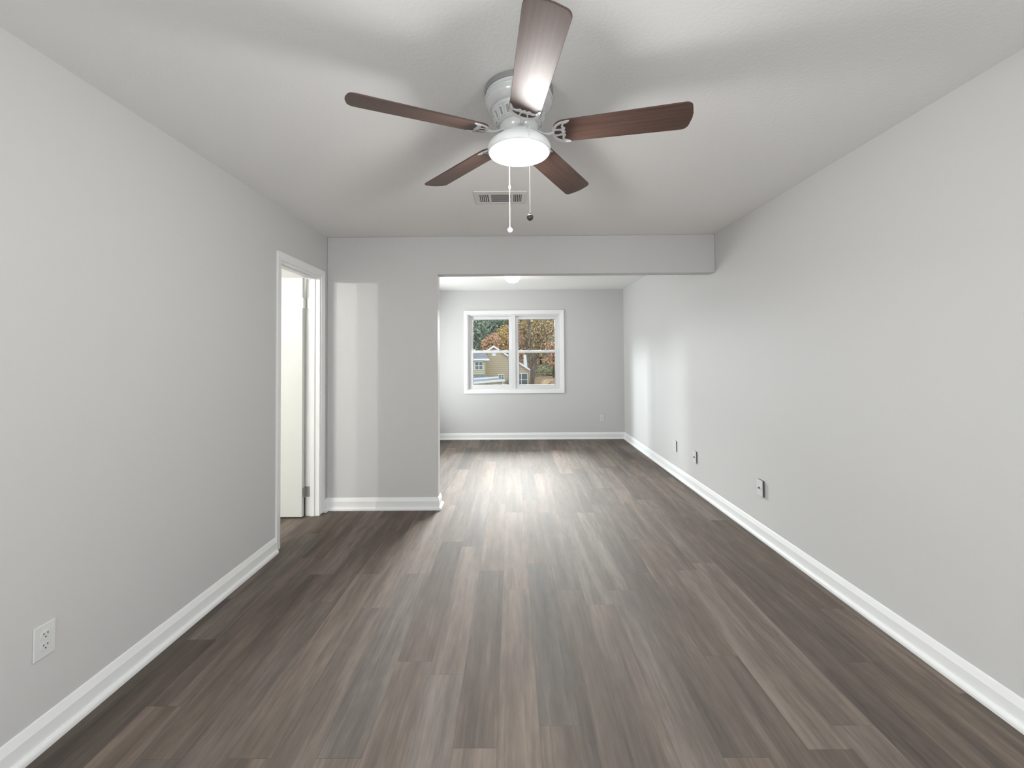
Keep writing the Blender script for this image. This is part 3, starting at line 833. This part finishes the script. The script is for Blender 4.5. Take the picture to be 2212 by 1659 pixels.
# neighbouring house
HY = 60.0
hs = empty('house', (-2.5, HY, -4.6)); tag(hs, 'tan sided house with white trimmed gable and grey roofs outside the window', 'house')
b = MB()
b.prism([(-7.6, HY, -5.2), (2.6, HY, -5.2), (2.6, HY, -0.68), (-2.5, HY, 2.68), (-7.6, HY, -0.68)], (0, 10, 0))
b.build('gable_wall', SID, hs)
b = MB()                       # main roof, two slopes with a small overhang
for s in (-1, 1):
    e = Vector((-2.5 + s * 5.35, 0, -0.845)); k = Vector((-2.5, 0, 2.68)); n_ = Vector((0, 0, 0.16))
    p = [(k.x, HY - 0.30, k.z), (e.x, HY - 0.30, e.z), (e.x, HY + 10.3, e.z), (k.x, HY + 10.3, k.z)]
    b.hexa([p[0], p[1], p[2], p[3]] + [(q[0], q[1], q[2] + 0.16) for q in p])
b.build('roof', SHI, hs)
b = MB()
for s in (-1, 1):
    e = (-2.5 + s * 5.38, -0.865); k = (-2.5, 2.68)
    b.hexa([(k[0], HY - 0.36, k[1] - 0.07), (e[0], HY - 0.36, e[1] - 0.07), (e[0], HY - 0.31, e[1] - 0.07), (k[0], HY - 0.31, k[1] - 0.07),
            (k[0], HY - 0.36, k[1] + 0.21), (e[0], HY - 0.36, e[1] + 0.21), (e[0], HY - 0.31, e[1] + 0.21), (k[0], HY - 0.31, k[1] + 0.21)])
b.box(2.52, HY - 0.05, -5.2, 2.66, HY, -0.75)
b.build('rake_trim', WHT, hs)
b = MB(); b.box(-2.76, HY - 0.06, 1.40, -2.24, HY, 1.80)
b.build('gable_vent', WHT, hs)
def hwin(x0, z0, x1, z1, y, cols, rows):
    b = MB(); w = 0.10
    ring(b, x0, z0, x1, z1, w, y - 0.08, y)
    for i in range(1, cols): xx = x0 + (x1 - x0) * i / cols; b.box(xx - 0.045, y - 0.06, z0 + w, xx + 0.045, y, z1 - w)
    for i in range(1, rows): zz = z0 + (z1 - z0) * i / rows; b.box(x0 + w, y - 0.055, zz - 0.035, x1 - w, y - 0.005, zz + 0.035)
    f_ = b.build('window', WHT, hs)
    b = MB(); b.box(x0 + w, y - 0.03, z0 + w, x1 - w, y - 0.01, z1 - w); b.build('pane', PANE, f_)
hwin(-1.92, -2.25, -1.05, -1.20, HY, 2, 3)
hwin(0.45, -2.90, 2.28, -1.05, HY, 2, 2)
b = MB(); b.box(-12, 57.0, -5.2, -3.62, HY - 0.02, 0.90)
b.build('wing_wall', SIDG, hs)
b = MB()
b.hexa([(-12.2, 56.6, 0.86), (-3.05, 56.6, 0.86), (-3.75, HY - 0.02, 1.70), (-12.2, HY - 0.02, 1.70),
        (-12.2, 56.6, 1.02), (-3.05, 56.6, 1.02), (-3.75, HY - 0.02, 1.88), (-12.2, HY - 0.02, 1.88)])
b.build('wing_roof', SHI, hs)
b = MB(); b.box(-12.2, 56.52, 0.82, -3.0, 56.59, 1.05); b.box(-3.05, 56.60, 0.80, -2.98, 57.2, 1.03)
b.build('wing_fascia', WHT, hs)
hwin(-4.98, -0.48, -3.80, 0.70, 57.0, 2, 2)
b = MB()                       # low flat porch roof with white edges
fl, fr_, brr, bll = (-5.6, 45.5), (-0.88, 52.0), (-1.72, 56.0), (-6.2, 50.0)
zp = -1.60
b.prism([(p[0], p[1], zp) for p in (fl, fr_, brr, bll)], (0, 0, 0.10)); b.build('porch_roof', PORCH, hs)
b = MB()
def edge(b, p, q, z0, z1, t):
    d = (Vector(q) - Vector(p)).normalized(); n = Vector((d.y, -d.x)) * t
    b.hexa([(p[0], p[1], z0), (q[0], q[1], z0), (q[0] + n.x, q[1] + n.y, z0), (p[0] + n.x, p[1] + n.y, z0), (p[0], p[1], z1), (q[0], q[1], z1), (q[0] + n.x, q[1] + n.y, z1), (p[0] + n.x, p[1] + n.y, z1)])
edge(b, fl, fr_, zp - 0.10, zp + 0.14, 0.06); edge(b, bll, brr, zp + 0.101, zp + 0.30, -0.06)
b.build('porch_fascia', WHT, hs)
for p in ((-5.3, 46.4), (-1.1, 52.1)):
    b = MB(); b.box(p[0] - 0.09, p[1] - 0.09, -5.0, p[0] + 0.09, p[1] + 0.09, zp); b.build('porch_post', WHT, hs)
b = MB(); b.hexa([(1.72, 62, -1.5), (2.42, 62, -1.5), (2.42, 62.7, -1.5), (1.72, 62.7, -1.5), (1.78, 62, 1.55), (2.12, 62, 1.55), (2.12, 62.7, 1.55), (1.78, 62.7, 1.55)])
ch_ = b.build('chimney', WHT, hs); ch_['label'] = 'white tapering chimney'

b = MB()
b.hexa([(-12, 55.9, -1.60), (-3.0, 55.9, -1.60), (-3.5, 56.98, -1.22), (-12, 56.98, -1.22), (-12, 55.9, -1.50), (-3.0, 55.9, -1.50), (-3.5, 56.98, -1.10), (-12, 56.98, -1.10)])
b.build('lower_roof', SHI, hs)
# trees
LEAF = {}
def leaf_mat(name, a, c):
    m, nt, bs = nodes_mat(name); N, L = nt.nodes, nt.links
    g = N.new('ShaderNodeTexCoord'); n = N.new('ShaderNodeTexNoise'); n.inputs['Scale'].default_value = 3.5; n.inputs['Detail'].default_value = 5
    r = N.new('ShaderNodeValToRGB'); r.color_ramp.elements[0].position = 0.36; r.color_ramp.elements[1].position = 0.64
    r.color_ramp.elements[0].color = (*a, 1); r.color_ramp.elements[1].color = (*c, 1)
    L.new(g.outputs['Object'], n.inputs['Vector']); L.new(n.outputs['Fac'], r.inputs['Fac']); L.new(r.outputs['Color'], bs.inputs['Base Color'])
    bs.inputs['Roughness'].default_value = 0.8; bs.inputs['Specular IOR Level'].default_value = 0.2
    return m
LEAF['green'] = leaf_mat('grey_green_leaves', (0.27, 0.33, 0.25), (0.50, 0.57, 0.47))
LEAF['gold'] = leaf_mat('golden_leaves', (0.54, 0.37, 0.16), (0.84, 0.65, 0.30))
LEAF['rust'] = leaf_mat('rust_leaves', (0.48, 0.29, 0.18), (0.76, 0.54, 0.37))
LEAF['tan'] = leaf_mat('tan_leaves', (0.40, 0.31, 0.17), (0.70, 0.58, 0.38))
LEAF['olive'] = leaf_mat('olive_leaves', (0.21, 0.21, 0.12), (0.44, 0.42, 0.28))

def crown_mb(blobs, n, size):
    b = MB()
    vol = [bl[3] * bl[4] * bl[5] for bl in blobs]; tot = sum(vol)
    for (cx, cy, cz, rx, ry, rz), v_ in zip(blobs, vol):
        for _ in range(int(n * v_ / tot)):
            while True:
                p = Vector((rnd.uniform(-1, 1), rnd.uniform(-1, 1), rnd.uniform(-1, 1)))
                if p.length < 1 and rnd.random() < 0.25 + p.length: break
            c = Vector((cx + p.x * rx, cy + p.y * ry, cz + p.z * rz))
            u = Vector((rnd.gauss(0, 1), rnd.gauss(0, 1), rnd.gauss(0, 1))).normalized(); w = u.orthogonal().normalized()
            w.rotate(Matrix.Rotation(rnd.uniform(0, 6.28), 3, u))
            s = size * rnd.uniform(0.6, 1.3)
            t = u.cross(w)
            b.bm.faces.new([b.bm.verts.new(q) for q in (c - w * s, c + t * s * 0.45, c + w * s, c - t * s * 0.45)])
    return b
def tree(name, label, x, y, top, rad, mat, n, size, squash=1.0, trunk=0.22, group='trees beyond the house', lean=0.0, low=0.25):
    gz = ground_z(x, y) - 0.1
    r_ = empty(name, (x, y, gz)); tag(r_, label, 'tree', group)
    h = top - gz
    b = MB(); b.tube([(x, y, gz), (x + lean * 0.3, y, gz + h * 0.4), (x + lean, y, gz + h * 0.93)], [trunk, trunk * 0.75, trunk * 0.2], 8)
    for i in range(7):
        a = rnd.uniform(0, 6.28); z0 = gz + h * rnd.uniform(0.35, 0.7); q = rnd.uniform(0.5, 0.9) * rad
        b.tube([(x + lean * 0.5, y, z0), (x + lean * 0.5 + q * 0.5 * math.cos(a), y + q * 0.5 * math.sin(a), z0 + h * 0.10), (x + lean * 0.5 + q * math.cos(a), y + q * math.sin(a), z0 + h * 0.24)], [trunk * 0.4, trunk * 0.25, trunk * 0.08], 6)
    b.build('trunk', BARK, r_, smooth=True)
    blobs = []
    for i in range(9):
        a = rnd.uniform(0, 6.28); rr = rad * rnd.uniform(0.0, 0.62); t = rnd.uniform(low, 0.86)
        blobs.append((x + lean * t + rr * math.cos(a), y + rr * math.sin(a), gz + h * t, rad * rnd.uniform(0.4, 0.6), rad * rnd.uniform(0.4, 0.6), rad * rnd.uniform(0.4, 0.62) * squash))
    crown_mb(blobs, n, size).build('crown', LEAF[mat], r_)
    return r_
tree('tree', 'tall grey-green tree behind the house on the left', -7.6, 81, 12.5, 5.3, 'green', 4200, 0.34, 1.3)
tree('tree', 'smaller green tree between the tall green tree and the golden tree', -3.9, 95, 13.0, 4.0, 'green', 2600, 0.34, 1.3)
tree('tree', 'golden yellow autumn tree rising behind the gable peak', -1.1, 87, 9.0, 3.1, 'gold', 3200, 0.24, 1.1)
tree('tree', 'rust orange autumn tree low behind the left slope of the gable', -3.2, 73.6, 5.6, 2.4, 'rust', 2800, 0.24, 1.0)
tree('tree', 'tan autumn tree behind the forked trunk, upper right', 5.3, 77, 11.0, 4.4, 'tan', 5200, 0.27, 1.2)
tree('tree', 'rust brown autumn tree right behind the white chimney', 1.2, 75.5, 7.4, 2.0, 'rust', 2400, 0.28, 1.2)
tree('tree', 'olive tree on the slope at the right edge of the window', 6.6, 67.5, 4.2, 2.4, 'olive', 2800, 0.25, 1.0, low=0.1)
tree('tree', 'low orange bush-like tree high on the right slope', 5.3, 54, 3.6, 1.3, 'rust', 1500, 0.18, 0.7, trunk=0.1)
tree('tree', 'tan tree farther back, between the rust brown tree and the big tan tree', 3.2, 91, 12.5, 3.6, 'tan', 3600, 0.32, 1.3, low=0.12)
for (x, y, top, mat, lb) in ((-13, 100, 14, 'green', 'far green tree at the left end of the tree line'), (-6.3, 112, 17, 'olive', 'far olive tree behind the two green trees'), (1.2, 101, 15, 'tan', 'far tan tree in the middle of the tree line'),
                             (7.8, 112, 17, 'olive', 'far olive tree in the tree line behind the tan tree'), (13.5, 101, 16, 'tan', 'far tan tree at the right end of the tree line')):
    tree('tree', lb, x, y, top + 3, 5.2, mat, 4200, 0.46, 1.5, low=0.1)
# undergrowth on the slope
b = MB(); sh = []
for _ in range(60):
    x = rnd.uniform(3.6, 12); y = rnd.uniform(57, 64); sh.append((x, y, ground_z(x, y) + 0.45, rnd.uniform(.6, 1.2), rnd.uniform(.6, 1.2), rnd.uniform(.5, 1.2)))
o = crown_mb(sh, 5200, 0.17).build('undergrowth', LEAF['olive'])
tag(o, 'olive brown undergrowth covering the slope right of the house', 'undergrowth', kind='stuff')
# shrub at the foot of the gable wall
sx_, sy_ = -0.25, 57.5
r_ = empty('shrub', (sx_, sy_, ground_z(sx_, sy_))); tag(r_, 'grey-green shrub against the tan gable wall beside the small window', 'shrub')
b = MB(); gz = ground_z(sx_, sy_) - 0.05
for i in range(5): b.tube([(sx_, sy_, gz), (sx_ + rnd.uniform(-.35, .35), sy_ + rnd.uniform(-.3, .3), gz + 2.6)], [0.05, 0.02], 6)
b.build('stems', BARK, r_)
crown_mb([(sx_, sy_, gz + 2.0, 0.75, 0.7, 1.1), (sx_ + 0.2, sy_, gz + 2.7, 0.5, 0.5, 0.8)], 700, 0.13).build('foliage', LEAF['green'], r_)

# forked tree in front
TY = 32.0
bt = empty('forked_tree', (1.50, TY, ground_z(1.5, TY) - 0.1)); tag(bt, 'bare forked tree with thick grey-brown trunk right of the house', 'tree')
def P3(u, w, y=TY): s = 917.93 / y; return (u / s, y, 1.355 - w / s)    # offsets in frame units at that distance
S = 917.93 / TY
b = MB()
b.tube([(1.46, TY, ground_z(1.5, TY) - 0.2), (1.46, TY, -1.6), (1.50, TY, -0.72), (1.60, TY, 0.35), (1.64, TY, 0.62)], [0.30, 0.22, 0.19, 0.20, 0.22], 12)
b.tube([(1.58, TY, 0.25), (1.45, TY, 0.60), (1.33, TY, 0.95), (1.27, TY, 1.40), (1.20, TY, 1.86), (1.13, TY, 2.5), (1.05, TY, 3.2)], [0.15, 0.145, 0.12, 0.095, 0.06, 0.04, 0.03], 10)
b.tube([(1.62, TY, 0.30), (1.68, TY, 0.65), (1.66, TY, 1.10), (1.59, TY, 1.50), (1.48, TY, 1.95), (1.43, TY, 2.7), (1.35, TY, 3.4), (1.30, TY, 4.2), (1.30, TY, 6.0)], [0.16, 0.17, 0.13, 0.11, 0.095, 0.075, 0.085, 0.10, 0.06], 10)
b.tube([(1.70, TY, 0.55), (1.84, TY, 1.0), (1.90, TY, 1.30), (2.06, TY, 1.62), (2.15, TY, 1.75)], [0.13, 0.085, 0.06, 0.05, 0.04], 8)
b.tube([(1.22, TY, 1.75), (1.24, TY, 2.2), (1.27, TY, 2.75)], [0.05, 0.035, 0.02], 6)
b.tube([(1.27, TY, 1.75), (1.10, TY, 2.1), (1.09, TY, 2.4)], [0.04, 0.03, 0.015], 6)
b.build('trunk', BARK, bt, smooth=True)
b = MB()
br = [[(1.72, 1.70), (1.95, 1.95), (2.30, 2.45), (2.62, 2.86), (2.70, 2.95)],
      [(1.45, 2.78), (1.80, 2.98), (2.20, 3.10), (2.55, 3.18)],
      [(2.42, 3.9), (2.44, 3.55), (2.56, 3.2), (2.64, 2.95), (2.72, 2.72), (2.66, 2.40), (2.62, 2.05)],
      [(2.68, 2.92), (2.95, 3.02), (3.20, 3.30), (3.5, 3.6)],
      [(2.70, 2.60), (2.95, 2.62), (3.25, 2.75)],
      [(1.10, 3.0), (0.85, 3.3), (0.70, 3.6)], [(1.36, 3.3), (1.1, 3.5), (0.95, 3.9)],
      [(-0.10, 2.95), (0.05, 2.87), (0.35, 2.80), (0.8, 2.6), (1.2, 2.4)],
      [(2.15, 1.75), (2.5, 1.55), (3.0, 1.42)], [(1.90, 1.30), (2.2, 1.28), (2.6, 1.5), (3.1, 1.6)]]
for q in br:
    b.tube([(x, TY + 0.15 * math.sin(5 * x), z) for x, z in q], [0.042 - 0.022 * i / (len(q) - 1) for i in range(len(q))], 6)
b.build('branches', BARK, bt, smooth=True)
# sparse leaves still on the branches
crown_mb([(0.2, TY, 3.3, 0.9, 0.6, 0.7), (1.0, TY, 2.6, 0.6, 0.6, 0.9), (2.3, TY, 3.3, 1.2, 0.7, 0.9), (2.9, TY, 2.3, 0.7, 0.6, 0.7)], 520, 0.045).build('leaves', LEAF['rust'], bt)

# sawn boards lying on the slope
lb = [((3.28, 44.8), (4.42, 45.6), 0.16, 'longest pale board lying highest on the leaf-covered slope'), ((3.10, 44.2), (4.00, 44.6), 0.06, 'pale board lying in the middle of the three on the slope'), ((2.95, 43.6), (3.75, 43.8), 0.03, 'bright pale board lying lowest on the leaf-covered slope')]
for (p, q, dz, lab) in lb:
    z0, z1 = ground_z(*p) + dz, ground_z(*q) + dz
    b = MB(); b.hexa([(p[0], p[1], z0), (q[0], q[1], z1), (q[0], q[1] + 0.25, z1), (p[0], p[1] + 0.25, z0), (p[0], p[1], z0 + 0.14), (q[0], q[1], z1 + 0.14), (q[0], q[1] + 0.25, z1 + 0.14), (p[0], p[1] + 0.25, z0 + 0.14)])
    o = b.build('sawn_board', WOODB, origin=((p[0] + q[0]) / 2, p[1], z0)); tag(o, lab, 'board', 'sawn boards on the slope')
